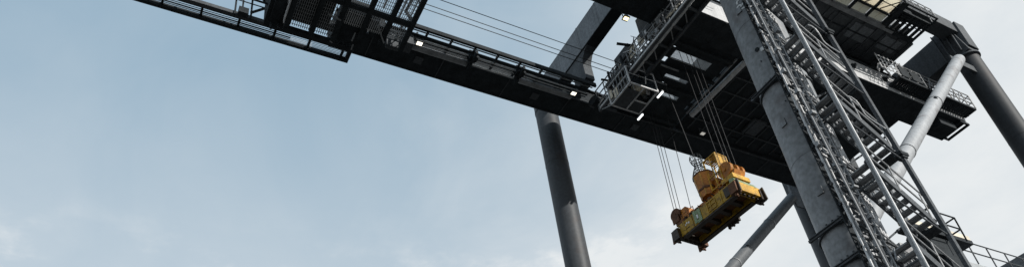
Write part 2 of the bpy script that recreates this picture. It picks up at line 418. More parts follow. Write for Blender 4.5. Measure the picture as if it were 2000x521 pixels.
# ------------------------------------------------------------------ lattice mast beside the near leg
mast = thing('lattice_mast', 'tall slim lattice cable mast running up between thick leg and stair tower', 'mast', (15.9, 8.55, GZ))
def mx(z, s):
    t = (max(10.5, z) - 10.5) / 9.2
    return 15.10 - .12 * t if s < 0 else 16.16 - .40 * t
for s in (-1, 1):
    for d in (-.075, 0, .075):
        mb = MB().tube((mx(10.5, s) + d, 8.40, GZ), (mx(10.5, s) + d, 8.40, 10.5), .030, 8).tube((mx(10.5, s) + d, 8.40, 10.5), (mx(24, s) + d, 8.40, 24), .030, 8)
        mb.build('conduit_rail', BRIGHT if s > 0 or d else MID, mast)
MB().bar((15.75, 8.62, GZ), (15.75, 8.62, 24), .08, .08).build('back_rail', DARK, mast)
MB().bar((16.05, 8.74, GZ), (15.85, 8.74, 24), 1.25, .03, (0, 1, 0)).build('tray_or_shade_plate', BLACK, mast)  # black backing plate, painting a shaded gap behind the lattice
z = 7.5
while z < 23.5:
    a, b = mx(z, -1), mx(z, 1); mb = MB()
    mb.bar((a, 8.40, z), (b, 8.40, z), .06, .07)
    mb.bar((a, 8.42, z + .06), (mx(z + .5, 1), 8.42, z + .5), .035, .035)
    mb.bar((b, 8.45, z + .06), (mx(z + .5, -1), 8.45, z + .5), .035, .035)
    mb.bar((a, 8.40, z), (15.75, 8.62, z + .25), .03, .03).bar((b, 8.40, z), (15.75, 8.62, z + .25), .03, .03)
    mb.build('lattice_bay', BRIGHT if int(z * 2) % 3 == 0 else MID, mast)
    z += .5
z = 8.2
while z < 23:
    mb = MB()
    x = mx(z, -1); mb.box((x - .17, 8.40, z), (x - .07, 8.46, z + .06)).tube((x - .18, 8.43, z - .05), (x - .14, 8.43, z + .14), .02, 6)
    z += .62
    mb.build('cable_clip', BLACK, mast)
for z in (9.5, 13.7, 18.9):
    c = colax(z); MB().box((15.7, 8.69, z), (16.2, 8.95, z + .12)).build('wall_bracket', DARK, mast)

# ------------------------------------------------------------------ stair tower
tower = thing('stair_tower', 'open steel stair tower with long flights climbing beside the thick leg', 'stair tower', (16.3, 7.8, GZ))
def tp(p, q, z):
    t = (z - p[2]) / (q[2] - p[2]); return V(p).lerp(V(q), t)
AP = ((16.56, 7.56, 19.2), (17.30, 7.56, 10.2)); BP = ((15.08, 7.56, 18.7), (15.52, 7.56, 9.7))
def post(pq, dy, w, d, m, z0=GZ, z1=26):
    p = tp(*pq, z0) + V((0, dy, 0)); q = tp(*pq, z1) + V((0, dy, 0))
    return MB().bar(p, q, d, w, (1, 0, 0)).build('post', m, tower)
post(AP, 0, .12, .1, DARK); post(BP, 0, .10, .09, MID); post(AP, .72, .1, .1, DARK); post(BP, .72, .1, .1, DARK)
pb = MB().tube(tp(*BP, GZ) + V((-.05, -.06, 0)), tp(*BP, 26) + V((-.05, -.06, 0)), .03, 8).build('drain_tube', BRIGHT, tower)
for z in (13.4, 18.0):
    a = tp(*AP, z); MB().box(a + V((-.16, -.1, -.05)), a + V((.16, .12, .05))).box(a + V((-.1, -.08, -.13)), a + V((.1, .1, -.04))).build('post_splice', BLACK, tower)
flights = [(20.55, 15.3), (18.24, 15.4), (15.92, 15.45), (13.62, 15.6), (11.3, 15.7), (9.0, 15.8)]
for zend, xs in flights:
    zs = zend + 1.45; xe = 16.98 + (13.6 - zend) * .055; xs = xe - 1.72; zs = zend + 1.5
    fl = MB()
    for y in (7.64, 8.2): fl.bar((xs, y, zs), (xe, y, zend), .05, .19)
    fo = fl.build('stair_flight', DARK, tower)
    n = 9
    tread = None
    for k in range(n):
        t = (k + .5) / n; x = xs + (xe - xs) * t; z = zs + (zend - zs) * t
        if tread is None:
            mb = MB(); c0 = (x, z)
            mb.box((x - .1, 7.68, z - .02), (x + .1, 8.16, z + .02))
            mb.box((x + .07, 7.68, z - .05), (x + .1, 8.16, z + .0))
            tread = mb.build('tread', MID, fo); 
        else:
            o = tread.copy(); col.objects.link(o); o.location = V(((x - c0[0]) * S, 0, (z - c0[1]) * S))
    for y, r in ((7.62, .022), (8.22, .022)):
        h = MB()
        for hh in (.42, .8): h.tube((xs - .1, y, zs + hh), (xe + .1, y, zend + hh), r, 6)
        for t in (.05, .5, .95): x = xs + (xe - xs) * t; z = zs + (zend - zs) * t; h.tube((x, y, z), (x, y, z + .8), r, 6)
        h.build('handrail', MID, fo)
    # landing back to the next flight down
    l = MB(); zl = zend - .06
    l.box((xe - .05, 7.62, zl - .06), (xe + .3, 8.25, zl + .02))
    lo = l.build('landing', BLACK, tower)
    l = MB().box((xs + .2, 8.28, zl - .82), (xe + .2, 8.33, zl - .74))
    l.bar((xs - .3, 8.3, zl), (xe, 8.3, zl - .75), .05, .05).bar((xs + .3, 8.3, zl - 1.3), (xe + .1, 8.3, zl - .1), .05, .05)
    l.build('landing', DARK, tower)
    a = tp(*AP, zend + .5); c = tp(*BP, zend + .9)
    MB().tube(a, a + V((0, .72, .0)), .03, 6).build('cross_brace', DARK, tower)
    MB().tube(c, c + V((0, .72, 0)), .03, 6).build('cross_brace', DARK, tower)
    MB().tube(a + V((0, .72, 0)), tp(*BP, zend - .6) + V((0, .72, 0)), .028, 6).build('cross_brace', DARK, tower)
    MB().tube(tp(*AP, zend + 1.9), V((xs, 7.6, zs + 1.3)), .025, 6).build('cross_brace', DARK, tower)
# clutter of hoses and small brackets between the posts
for k in range(34):
    mb = MB()
    z = 8.5 + k * .4; c = tp(*BP, z); x = c.x - random.uniform(.12, .55)
    y = random.uniform(7.9, 8.3)
    if k % 2: mb.box((x - .09, y, z), (x + .07, y + .1, z + random.uniform(.05, .16)))
    else: mb.bar((x, y, z), (x + random.uniform(-.2, .3), y, z + random.uniform(.1, .35)), .03, .03)
    mb.build('bracket', MID, tower)
lad = MB()
for d in (-.5, -.18): lad.tube(tp(*BP, 7.6) + V((d, .5, 0)), tp(*BP, 24) + V((d, .5, 0)), .025, 6)
lad.build('ladder_rail', MID, tower)
for k in range(52):
    z = 7.8 + .3 * k; c = tp(*BP, z) + V((0, .5, 0))
    mb = MB().tube(c + V((-.5, 0, 0)), c + V((-.18, 0, 0)), .018, 6)
    if k % 3 == 0: mb.bar(c + V((-.5, .02, 0)), tp(*BP, z + .6) + V((-.18, .52, 0)), .03, .03)
    mb.build('ladder_rung', MID, tower)
mb = MB()
for d, y in ((-.22, 8.1), (-.3, 8.15), (-.45, 8.05)):
    mb.tube(tp(*BP, 8) + V((d, y - 7.56, 0)), tp(*BP, 24) + V((d, y - 7.56, 0)), .028, 6)
mb.build('riser_pipes', DARK, tower)
for zz, x0 in ((17.35, 16.35), (14.55, 16.5)):
    pts = []
    for k in range(13):
        t = k / 12; pts.append((x0 - .5 + 1.0 * t, 7.58 - .05 * math.sin(t * 9), zz + .62 - 1.0 * t + .04 * math.sin(t * 14)))
    MB().path(pts, .018, 6).build('slack_cable', BRIGHT, tower)

# ------------------------------------------------------------------ machinery house
Z0 = 28.2
house = thing('machinery_house', 'big dark machinery house with panelled underside above the near girder', 'machinery house', (26, 12, Z0))
x0, x1, y0, y1 = 22.6, 31.6, 10.99, 13.9
MB().box((x0, y0 + .14, Z0), (x1, y1, Z0 + .1)).build('floor', SHADE, house, label='dark panelled underside of the house')
mb = MB(); x = x0 + .3; k = 0
while x < x1:
    w_ = (.03, .045, .025)[k % 3]; mb.box((x - w_, y0 + .15, Z0 - (.09, .05, .07)[k % 3]), (x + w_, y1 - .1, Z0 - .002)); x += (.62, .95, .74, .85)[k % 4]; k += 1
mb.build('floor_ribs', SHADE, house)
for k, (xa, xb, ya, yb) in enumerate(((22.5, 23.6, 11.3, 12.2), (24.6, 25.9, 11.9, 12.8), (26.4, 27.4, 11.25, 12.0), (27.9, 29.3, 11.3, 12.1), (29.0, 30.4, 12.2, 13.0), (30.0, 31.2, 11.3, 12.0))):
    MB().box((xa, ya, Z0 - .03), (xb, yb, Z0 - .004)).build('floor_panel', BEAM if k % 2 else SHADE, house)
mb = MB()
for y in (11.75, 12.85): mb.box((x0, y - .035, Z0 - .05), (x1, y + .035, Z0 - .003))
mb.build('floor_seams', BLACK, house)
MB().box((x0, y0 - .08, Z0 - .1), (30.1, y0 + .1, Z0 + .12)).tube((x0, y0 - .1, Z0 - .03), (30.1, y0 - .1, Z0 - .03), .05, 8).build('edge_beam', MID, house)
MB().box((x1 - .02, y0 + .1, Z0 - .1), (x1 + .12, y1, Z0 + .12)).build('edge_beam', DARK, house)
MB().box((x0, y0 + .12, Z0 + .11), (x1 - .05, y0 + .22, Z0 + 3)).build('wall', BEAM, house)
MB().box((x1 - .14, y0 + .23, Z0 + .11), (x1 - .04, y1, Z0 + 3)).build('wall', BEAM, house)
MB().box((x0, y1 - .1, Z0 + .11), (x1 - .15, y1, Z0 + 3)).build('wall', BEAM, house)
MB().box((x0 - .1, y0, Z0 + 3.01), (x1 + .1, y1 + .1, Z0 + 3.1)).build('roof', DARK, house)
for x in (23.5, 25.5, 27.5, 30.8):
    MB().box((x - .15, 12.8, 27.33), (x + .15, 13.7, Z0 - .1)).build('stool', BLACK, house)
XE = 29.15
for k in range(6):
    xa = XE - 1.155 * (k + 1) + .1
    for j in range(2):
        a = xa + .485 * j; MB().box((a, 10.45, Z0 - .02), (a + .465, 10.83, Z0 + .02)).build('walkway_panel', CREAM, house)
mb = MB()
for k in range(7):
    x = XE + .04 - 1.155 * k; mb.box((x - .08, 9.6 if k < 2 else 10.4, Z0 - .08), (x + .06, 10.88, Z0))
mb.box((22.6, 10.35, Z0 - .08), (30.1, 10.43, Z0 + .06)).box((22.6, 9.5, Z0 - .08), (XE, 9.56, Z0 + .06)).box((XE + .05, 9.56, Z0 - .09), (XE + .3, 10.88, Z0 + .05))
wf = mb.build('walkway_frame', BLACK, house)
MB().box((23.7, 9.6, Z0 - .01), (XE - .15, 10.33, Z0 + .02)).build('walkway_panel', CREAM, house)
mb = MB().railing((23.7, 9.5, Z0 + .05), (XE, 9.5, Z0 + .05), .85, 8, .022)
for k in range(5): mb.bar((24.3 + k, 10.3, Z0 - .06), (25.0 + k, 9.6, Z0 - .06), .035, .035)
mb.bar((23.7, 9.95, Z0 - .05), (XE, 9.95, Z0 - .05), .03, .03)
mb.build('railing', BLACK, wf)
mb = MB(); grating(mb, 29.45, 31.55, 9.92, 10.95, Z0 - .05, .35, .17, .07)
for y in (10.05, 10.15, 10.36): mb.box((29.55, y, Z0 - .14), (31.5, y + .04, Z0 - .115))
mb.box((29.5, 9.96, Z0 + .1), (30.3, 10.5, Z0 + .32)).box((30.15, 10.96, Z0 - .12), (31.55, 11.12, Z0))
bal = mb.build('balcony', BLACK, house)
for k, x in enumerate((29.9, 30.65, 31.15)):
    MB().box((x, 10.54, Z0 - .02), (x + .18, 10.87, Z0 - .0)).build('deck_strip', MID, bal)
MB().railing((29.45, 9.6, Z0), (31.5, 9.6, Z0), .6, 4, .022).railing((31.52, 9.6, Z0), (31.52, 9.84, Z0), .6, 1, .022).build('railing', MID, bal)
MB().box((29.4, 9.55, Z0 - .1), (31.55, 9.62, Z0 - .02)).box((29.4, 9.62, Z0 - .1), (29.46, 9.92, Z0 - .02)).box((31.5, 9.62, Z0 - .1), (31.55, 9.92, Z0 - .02)).build('outrigger', BLACK, bal)

# ------------------------------------------------------------------ hoist trolley (between the girders)
ZT = 26.1
trolley = thing('hoist_trolley', 'dark hoist trolley with slotted floor plates and mesh hatches between both girders', 'trolley', (20, 16, ZT))
holes = [(19.2, 21.25, 14.66, 15.12), (19.62, 20.92, 15.9, 16.1), (20.2, 21.12, 16.86, 17.1), (18.9, 19.2, 15.12, 15.42)]
def plate_with_holes(X0, X1, Y0, Y1, hs, z0, z1):
    xs = sorted({X0, X1, *[h[0] for h in hs], *[h[1] for h in hs]}); ys = sorted({Y0, Y1, *[h[2] for h in hs], *[h[3] for h in hs]})
    mb = MB()
    for j in range(len(ys) - 1):
        run = None
        for i in range(len(xs) - 1):
            cx, cy = (xs[i] + xs[i + 1]) / 2, (ys[j] + ys[j + 1]) / 2
            solid = not any(h[0] < cx < h[1] and h[2] < cy < h[3] for h in hs)
            if solid and run is None: run = xs[i]
            if (not solid or i == len(xs) - 2) and run is not None:
                e = xs[i + 1] if solid else xs[i]
                mb.box((run, ys[j], z0), (e, ys[j + 1], z1)); run = None
    return mb
slits = [(19.65, 20.75, 16.53, 16.58), (19.75, 19.95, 16.35, 16.45), (18.4, 18.95, 14.4, 14.46), (19.3, 19.8, 14.32, 14.36), (20.25, 21.15, 14.27, 14.33),
         (21.82, 21.98, 17.15, 17.45), (21.84, 22.0, 16.55, 17.0), (21.86, 22.02, 15.95, 16.4), (21.88, 22.04, 15.2, 15.8), (21.92, 22.08, 14.55, 15.05), (18.95, 19.15, 14.5, 14.6), (20.0, 20.5, 17.45, 17.5)]
plate_with_holes(17.9, 22.1, 13.95, 18.6, holes + slits, ZT, ZT + .12).build('floor_plate', BLACK, trolley)
for h in holes[:3]:
    mb = MB(); x = h[0]
    while x < h[1]: mb.box((x, h[2], ZT + .02), (x + .012, h[3], ZT + .035)); x += .05
    y = h[2]
    while y < h[3]: mb.box((h[0], y, ZT + .036), (h[1], y + .012, ZT + .05)); y += .05
    mb.build('mesh_hatch', LETTER, trolley)
plate_with_holes(22.3, 33.2, 13.95, 18.6, [(25.5, 26.2, 18.1, 18.16), (28.6, 29.6, 18.2, 18.27), (30.0, 30.4, 18.2, 18.25)], ZT + .15, ZT + .27).build('floor_plate', BLACK, trolley)
mb = MB()
for k in range(11):
    x = 22.9 + .78 * k; mb.box((x - .03, 14.0, ZT + .09), (x + .03, 18.4, ZT + .148))
for y in (14.9, 15.8, 16.8, 17.7): mb.box((22.4, y - .03, ZT + .05), (31.1, y + .03, ZT + .088))
mb.build('floor_ribs', SHADE, trolley)
MB().box((22.4, 14.3, ZT + .3), (33, 18.2, ZT + 2.4)).build('sun_block_body', DARK, trolley)  # added body that blocks sunlight reaching the far girder's face
MB().box((25.75, 16.6, ZT - .1), (26.4, 17.5, ZT + .04)).box((25.6, 16.6, ZT - .06), (25.74, 17.55, ZT + .05)).build('hatch', DARK, trolley)
MB().box((28.5, 16.0, ZT - .1), (29.2, 16.9, ZT + .04)).build('hatch', BLACK, trolley)
MB().tube((22.28, 17.45, ZT - .15), (22.45, 13.95, ZT - .15), .13, 16).build('cross_pipe', BRIGHT, trolley)
MB().box((22.02, 14, ZT - .1), (22.09, 17.5, ZT - .01)).build('pipe_shelf', MID, trolley)
for y in (14.25, 15.5, 16.5, 18.3): MB().box((18, y - .06, ZT - .16), (22.0, y + .06, ZT - .01)).build('floor_beam', BLACK, trolley)
for y in (15.45, 16.3): MB().box((18.9, y - .025, ZT - .22), (19.9, y + .03, ZT - .165)).build('guide_rail', MID, trolley)
# catwalk
cw = MB()
XC0, XC1, ZC = 17.22, 17.95, 25.0
cw.box((XC0 - .05, 10.0, ZC - .1), (XC0 + .05, 18.05, ZC + .12)); cw.box((XC1 - .05, 10.0, ZC - .1), (XC1 + .05, 17.0, ZC + .12))
for k in range(9): y = 10.2 + .95 * k; cw.box((XC0, y - .04, ZC - .08), (XC1, y + .04, ZC + .05))
cat = cw.build('catwalk', DARK, trolley, label='narrow catwalk under the trolley')
MB().box((XC0 + .3, 9.9, ZC + .06), (XC1 - .02, 15.0, ZC + .09)).build('deck', BLACK, cat)
MB().box((XC0 - .1, 10.0, ZC - .06), (XC0 - .055, 17.9, ZC + .02)).build('edge_angle', BRIGHT, cat)
MB().tube((XC0 + .12, 10, ZC - .07), (XC0 + .12, 17.6, ZC - .07), .045, 8).tube((XC0 + .21, 12, ZC - .02), (XC0 + .21, 16.6, ZC - .02), .03, 8).build('handrail_tube', BRIGHT, cat)
mb = MB().railing((XC0, 10.2, ZC + .1), (XC0, 18.0, ZC + .1), 1.05, 13, .03, (1, .66, .33))
for k in range(12):
    y = 10.8 + .6 * k; mb.bar((XC0, y, ZC + .1), (XC0, y + .55, ZC + 1.1), .025, .025)
    if k % 2: mb.bar((XC1, y, ZC + .1), (XC1, y, ZC + 1.1), .04, .04)
mb.build('side_frame', MID, cat)
for y, z, w, h in ((17.05, .2, .28, .36), (17.05, .62, .28, .3), (16.68, .24, .3, .36), (16.7, .66, .3, .26), (16.0, .55, .28, .42), (15.1, .62, .4, .5), (14.5, .7, .35, .5), (13.9, .5, .4, .6)):
    MB().box((XC0 + .03, y, ZC + z), (XC0 + .06, y + w, ZC + z + h)).build('side_panel', CREAMW if y > 14.3 else MID, cat)
mb = MB()
for k in range(16):
    y = 12.4 + .33 * k; z = ZC + .25 + random.uniform(0, .7)
    mb.box((XC0 + .15, y, z), (XC0 + .15 + random.uniform(.1, .5), y + random.uniform(.1, .28), z + random.uniform(.1, .4)))
for k in range(10):
    y = 11.5 + .6 * k; mb.bar((XC0 + random.uniform(.1, .5), y, ZC + .1), (XC0 + random.uniform(.0, .5), y + random.uniform(-.4, .4), ZC + 1.3), .035, .035)
mb.build('equipment', MID, cat)
for k in range(26):
    y = 12.0 + .2 * k + random.uniform(-.08, .08); z = ZC + random.uniform(.12, 1.0); a = random.choice([0, 1, 2]); mb = MB()
    if a == 0: mb.box((XC0 - .03, y, z), (XC0 + .05, y + random.uniform(.06, .2), z + random.uniform(.08, .3)))
    elif a == 1: mb.bar((XC0 - .03, y, z), (XC0 - .03, y + random.uniform(-.5, .5), z + random.uniform(.2, .7)), .03, .03)
    else: mb.tube((XC0 - .04, y, z), (XC0 - .04, y + random.uniform(.2, .6), z), .03, 6)
    mb.build('fitting', random.choice([MID, BRIGHT, CREAMW, DARK]), cat)
for y in (12.2, 13.1, 14.2, 15.0): MB().bar((XC0 + .1, y, ZC - .02), (XC1 - .1, y + .5, ZC - .02), .04, .04).build('under_brace', MID, cat)
for a_, b_ in (((XC0 - .02, 13.2, ZC + .9), (XC0 + .5, 14.6, ZC + 2.0)), ((XC0, 15.4, ZC + 1.0), (XC0 + .4, 16.4, ZC + 1.5))): MB().box(a_, b_).build('electrical_cabinet', DARK, cat, bevel=.01)
MB().tube((XC0 - .4, 15.6, ZC + 1.5), (XC0 + .2, 15.3, ZC + 1.3), .06, 8).tube((XC0 - .25, 17.2, ZC + 1.0), (XC0 + .1, 17.1, ZC + .95), .05, 8).build('spigot', BLACK, cat)
for y, h in ((13.3, 2.0), (12.6, 1.7)):
    MB().tube((XC1, y, ZC + .1), (XC1, y, ZC + h), .03, 6).build('aerial', MID, cat)
MB().tube((17.0, 18.1, 25.6), (17.25, 18.15, 25.55), .26, 20).build('cable_drum', BLACK, trolley)
for k in range(6):
    y = 14.4 + .2 * k; MB().bar((18.1, 14.3 + .18 * k, ZT - .3), (18.55, 14.5 + .18 * k, ZT - .05), .03, .03).build('stay', MID, trolley)

# ------------------------------------------------------------------ operator cabin
cabin = thing('operator_cabin', 'small glazed operator cabin with glass floor hanging below the trolley', 'cabin', (17.8, 16.5, 24.2))
cx0, cx1, cy0, cy1, cz0, cz1 = 16.98, 18.42, 15.65, 17.0, 24.25, 25.25
mb = MB()
for x in (cx0, cx1):
    for y in (cy0, cy1): mb.bar((x, y, cz0), (x, y, cz1), .06, .06)
for z in (cz0, cz1):
    mb.bar((cx0, cy0, z), (cx1, cy0, z), .06, .06).bar((cx0, cy1, z), (cx1, cy1, z), .06, .06).bar((cx0, cy0, z), (cx0, cy1, z), .06, .06).bar((cx1, cy0, z), (cx1, cy1, z), .06, .06)
mb.bar((cx0 + .75, cy0, cz0), (cx0 + .75, cy1, cz0), .05, .05).bar((cx0 + .75, cy0 + .75, cz0), (cx1, cy0 + .75, cz0), .05, .05)
mb.bar((cx1, cy0, cz0 + .6), (cx1, cy1, cz0 + .6), .035, .035).bar((cx0, cy0, cz0 + .6), (cx1, cy0, cz0 + .6), .035, .035)
mb.build('frame', BRIGHT, cabin)
MB().box((cx0 + .04, cy0 + .3, cz0 - .01), (cx0 + .7, cy1 - .04, cz0 + .02)).build('floor_panel', SHADE, cabin)
MB().box((cx0 + .8, cy0 + .08, cz0 + .3), (cx0 + 1.05, cy0 + .5, cz0 + .7)).build('cushion', CREAMW, cabin)
MB().box((cx0 + .9, cy0 + .3, cz1 - .5), (cx0 + 1.5, cy1 - .5, cz1 - .05)).build('console', CREAMW, cabin)
MB().box((cx0 + .78, cy0 + .78, cz0 - .01), (cx1 - .04, cy1 - .04, cz0 + .01)).build('floor_window', GLASS, cabin)
MB().box((cx0 + .05, cy0 - .01, cz0 + .05), (cx1 - .05, cy0 + .01, cz1 - .04)).build('window', GLASS, cabin)
MB().box((cx0 - .012, cy0 + .8, cz0 + .1), (cx0 + .012, cy0 + 1.05, cz0 + .55)).box((cx0 - .012, cy0 + 1.15, cz0 + .3), (cx0 + .012, cy1 - .06, cz0 + .7)).build('side_panel', CREAMW, cabin)
MB().box((cx1 - .01, cy0 + .05, cz0 + .05), (cx1 + .01, cy1 - .05, cz1 - .04)).build('window', GLASS, cabin)
MB().box((cx0 - .05, cy0 - .05, cz1 + .02), (cx1 + .05, cy1 + .05, cz1 + .1)).build('roof', DARK, cabin)
mb = MB()
for x in (cx0 + .1, cx1 - .1): mb.bar((x, cy0 + .2, cz1 + .1), (x, cy0 + .2, ZT), .08, .08).bar((x, cy1 - .2, cz1 + .1), (x, cy1 - .2, ZT), .08, .08)
mb.build('hanger', BLACK, cabin)
for k in range(12):
    x = cx0 + random.uniform(.05, 1.3); y = cy0 + random.uniform(.02, 1.1); z = cz0 + random.uniform(.1, .7); mb = MB()
    if k % 2: mb.box((x, y, z), (x + random.uniform(.08, .3), y + random.uniform(.08, .25), z + random.uniform(.05, .3)))
    else: mb.bar((x, y, z), (x + random.uniform(-.4, .4), y + random.uniform(-.3, .3), z + random.uniform(0, .5)), .035, .035)
    mb.build('cabin_fitting', random.choice([MID, BRIGHT, LETTER, CREAMW]), cabin)
for k in range(5):
    MB().bar((cx0 - .02, cy0 + .1 + .2 * k, cz0 + .02), (cx0 - .02, cy0 + .1 + .2 * k, cz1 - .02), .025, .025).build('guard_bar', MID, cabin)
MB().tube((cx0 + 1.1, cy0 + .9, cz0 + .03), (cx0 + 1.1, cy0 + .9, cz0 + .4), .22, 16).build('seat', BLACK, cabin)
MB().bar((cx0, cy1, cz0), (cx0 - .25, cy1 + .35, cz0 - .02), .035, .035).build('whip_bar', MID, cabin)

# ------------------------------------------------------------------ mesh service platform at the boom tip
ZS = 25.2
plat = thing('service_platform', 'black mesh-floored service platform slung below the girder end', 'platform', (6, 16, ZS))
PX = [3.78, 4.68, 5.5, 6.38, 7.22, 8.02]
YE = 18.9
mb = MB()
for x in PX: mb.box((x - .09, 11.0, ZS - .12), (x + .09, YE if x < 6 else 18.3, ZS + .06))
mb.box((3.7, YE - .1, ZS - .14), (6.25, YE + .1, ZS + .08)).box((3.7, 16.92, ZS - .1), (8.1, 17.1, ZS + .05)).box((3.7, 13.4, ZS - .1), (8.1, 13.55, ZS + .05))
pf = mb.build('floor_frame', BLACK, plat)
MB().box((3.62, 11.0, ZS - .14), (3.66, 18.6, ZS + .12)).build('edge_strip', BRIGHT, plat)
for i in range(5):
    mb = MB(); x = PX[i] + .1
    ye = 18.7 if i < 2 else 17.9
    while x < PX[i + 1] - .08:
        mb.box((x, 11.0, ZS), (x + .022, ye, ZS + .02)); x += .075
    y = 11.1
    while y < ye: mb.box((PX[i] + .09, y, ZS + .021), (PX[i + 1] - .09, y + .018, ZS + .035)); y += .16
    mb.build('mesh_panel', MID if i < 2 else BRIGHT, plat)  # right-hand panels in lighter steel, their lit look put into the colour
for k, (x, y, w, d, h) in enumerate(((4.0, 17.2, 1.2, 1.2, .9), (5.5, 17.3, 1.1, 1.1, .7), (6.7, 17.6, .5, .5, .5), (4.2, 15.6, .9, .9, 1.2))):
    MB().box((x, y, ZS + .06), (x + w, y + d, ZS + .06 + h)).build('equipment_box', BLACK, plat)
MB().tube((5.6, 17.6, ZS + .3), (6.9, 17.6, ZS + .3), .3, 18).build('winch_drum', DARK, plat)
for a, b in (((6.15, 18.05), (6.15, 18.45)), ((5.0, 17.6), (5.5, 17.7)), ((6.8, 17.4), (7.3, 18.1)), ((5.4, 18.75), (5.5, 18.8)), ((6.25, 18.6), (6.25, 18.85))):
    MB().bar((a[0], a[1], ZS - .15), (b[0], b[1], ZS - .15), .05, .04).build('loose_rod', MID, plat)
for x in (3.78, 5.5, 8.02):
    MB().bar((x, 16.9, ZS), (x, 17.5, 26.6), .1, .1).build('hanger', BLACK, plat)
    MB().bar((x, 12.8, ZS), (x, 12.9, 26.), .1, .1).build('hanger', BLACK, plat)
MB().bar((8.02, 12.9, 26.0), (8.02, 17.5, 26.55), .1, .1).build('top_bar', BLACK, plat)
for x in (8.1,):
    MB().railing((x, 11, ZS), (x, 18.2, ZS), .8, 8, .025).build('railing', BLACK, plat)
MB().tube((6.9, 11, ZS + .4), (6.9, 17, ZS + .4), .04, 6).tube((7.55, 11, ZS + .3), (7.55, 17.2, ZS + .3), .03, 6).build('conduit', RUST, plat)
MB().box((3.2, 16.6, ZS + .2), (3.6, 18.8, ZS + 1.5)).build('side_locker', BLACK, plat)
mb = MB().box((8.1, 18.0, ZS + .2), (8.5, 18.5, ZS + .9)).box((7.5, 18.3, ZS + .1), (8.0, 18.5, ZS + .5)).bar((8.4, 18.2, ZS + .3), (8.7, 18.0, ZS + 1.0), .06, .06)
mb.build('lamp_bracket', DARK, plat)

# ------------------------------------------------------------------ container spreader
SC = V((19.73, 15.88, 17.95))
TH = R(3.5)
L_ = V((-math.sin(TH), math.cos(TH), 0))          # along the spreader, towards its far end
Wd = V((-math.cos(TH), -math.sin(TH), 0))         # across, towards the quay side
def sp(l, w, h): return SC + L_ * ((l + .075) * .845) + Wd * (w * .93) + V((0, 0, h))
class SB(MB):
    def b(s, l0, l1, w0, w1, h0, h1):
        return s.hexa([sp(l0, w0, h0), sp(l1, w0, h0), sp(l1, w1, h0), sp(l0, w1, h0), sp(l0, w0, h1), sp(l1, w0, h1), sp(l1, w1, h1), sp(l0, w1, h1)])
    def br(s, a, b_, w=.05, h=.05): return s.bar(sp(*a), sp(*b_), w, h)
    def tb(s, a, b_, r, n=12, r2=None): return s.tube(sp(*a), sp(*b_), r, n, r2)
spr = thing('container_spreader', 'yellow and orange container spreader with cage and headblock hanging on wire ropes', 'spreader', (19.9, 15.8, 18.0))
# main frame: two long box beams
for w0, w1, m in ((.38, .66, OLIVE), (-.66, -.38, OLIVE)):
    o = SB().b(-1.75, 1.6, w0, w1, .06, .62).build('long_beam', m, spr, bevel=.012)
    SB().b(-1.7, 1.55, w0 + .02, w1 - .02, .0, .058).build('bottom_flange', GREASE, o)
for l in (-1.2, -.5, .2, .9):
    SB().b(l - .1, l + .1, -.375, .375, .12, .5).build('cross_beam', GREASE, spr)
SB().b(-1.7, 1.55, -.37, .37, .28, .34).build('belly_plate', RUST, spr)
for s, l in ((1, 1.78), (-1, -1.93)):
    o = SB().b(l - .16, l + .16, -.78, .78, .1, .5).build('end_beam', YEL if s < 0 else GREASE, spr, bevel=.012)
    for w in (-.72, .72):
        mb = SB().b(l - .2, l + .2, w - .14, w + .14, -.02, .42).tb((l, w, -.13), (l, w, -.0), .06, 10).b(l - .03, l + .03, w - .09, w + .09, -.15, -.1)
        mb.build('twistlock_housing', GREASE if (w > 0) == (s > 0) else RUST, o)
        mb = SB().br((l + s * .2, w, .5), (l + s * .24, w * 1.05, -.06), .16, .05)
        mb.build('flipper_arm', RUST if s > 0 else GREASE, o)
    for k in range(5):
        w = -.5 + .25 * k; SB().b(l - .05, l + .05, w - .05, w + .05, .02, .098).build('bolt_lug', GREASE, o)
# telescopic beams and tops
SB().b(-1.85, 1.7, .12, .30, .70, .86).build('top_rail', ORANGE, spr)
SB().b(-1.85, 1.7, -.30, -.12, .70, .86).build('top_rail', ORANGE, spr)
SB().hexa([sp(-2.08, -.6, .5), sp(-1.72, -.6, .5), sp(-1.72, .62, .5), sp(-2.08, .62, .5), sp(-1.95, -.6, .74), sp(-1.72, -.6, .8), sp(-1.72, .62, .8), sp(-1.95, .62, .74)]).build('end_cover', GREEN, spr)
SB().b(-2.06, -1.98, -.6, .66, .36, .52).build('end_cover', YEL, spr)
for l, w in ((-1.2, .5), (-.4, .5), (.45, .5), (1.2, .5), (-1.2, -.5), (.45, -.5), (1.2, -.5)):
    SB().b(l - .08, l + .08, w - .12, w + .08, .62, .8).build('pad', RUST, spr)
# green plates on the visible side
mb = SB().b(.18, .34, .663, .70, .06, .62).b(.46, .62, .663, .70, .10, .66).b(.34, .46, .663, .685, .06, .2).b(.34, .46, .663, .685, .46, .62)
mb.build('green_bracket', GREEN, spr)
SB().b(.36, .44, .69, .71, .24, .42).build('label_plate', LETTER, spr)
mb = SB()
for k in range(3): mb.b(.95 + .12 * k, 1.02 + .12 * k, .663, .668, .36 + .04 * (k % 2), .45 + .03 * (k % 2))
mb.build('painted_mark', LETTER, spr)
mb = SB().b(1.0, 1.35, .662, .667, .2, .235); mb.build('painted_mark', BLACK, spr)
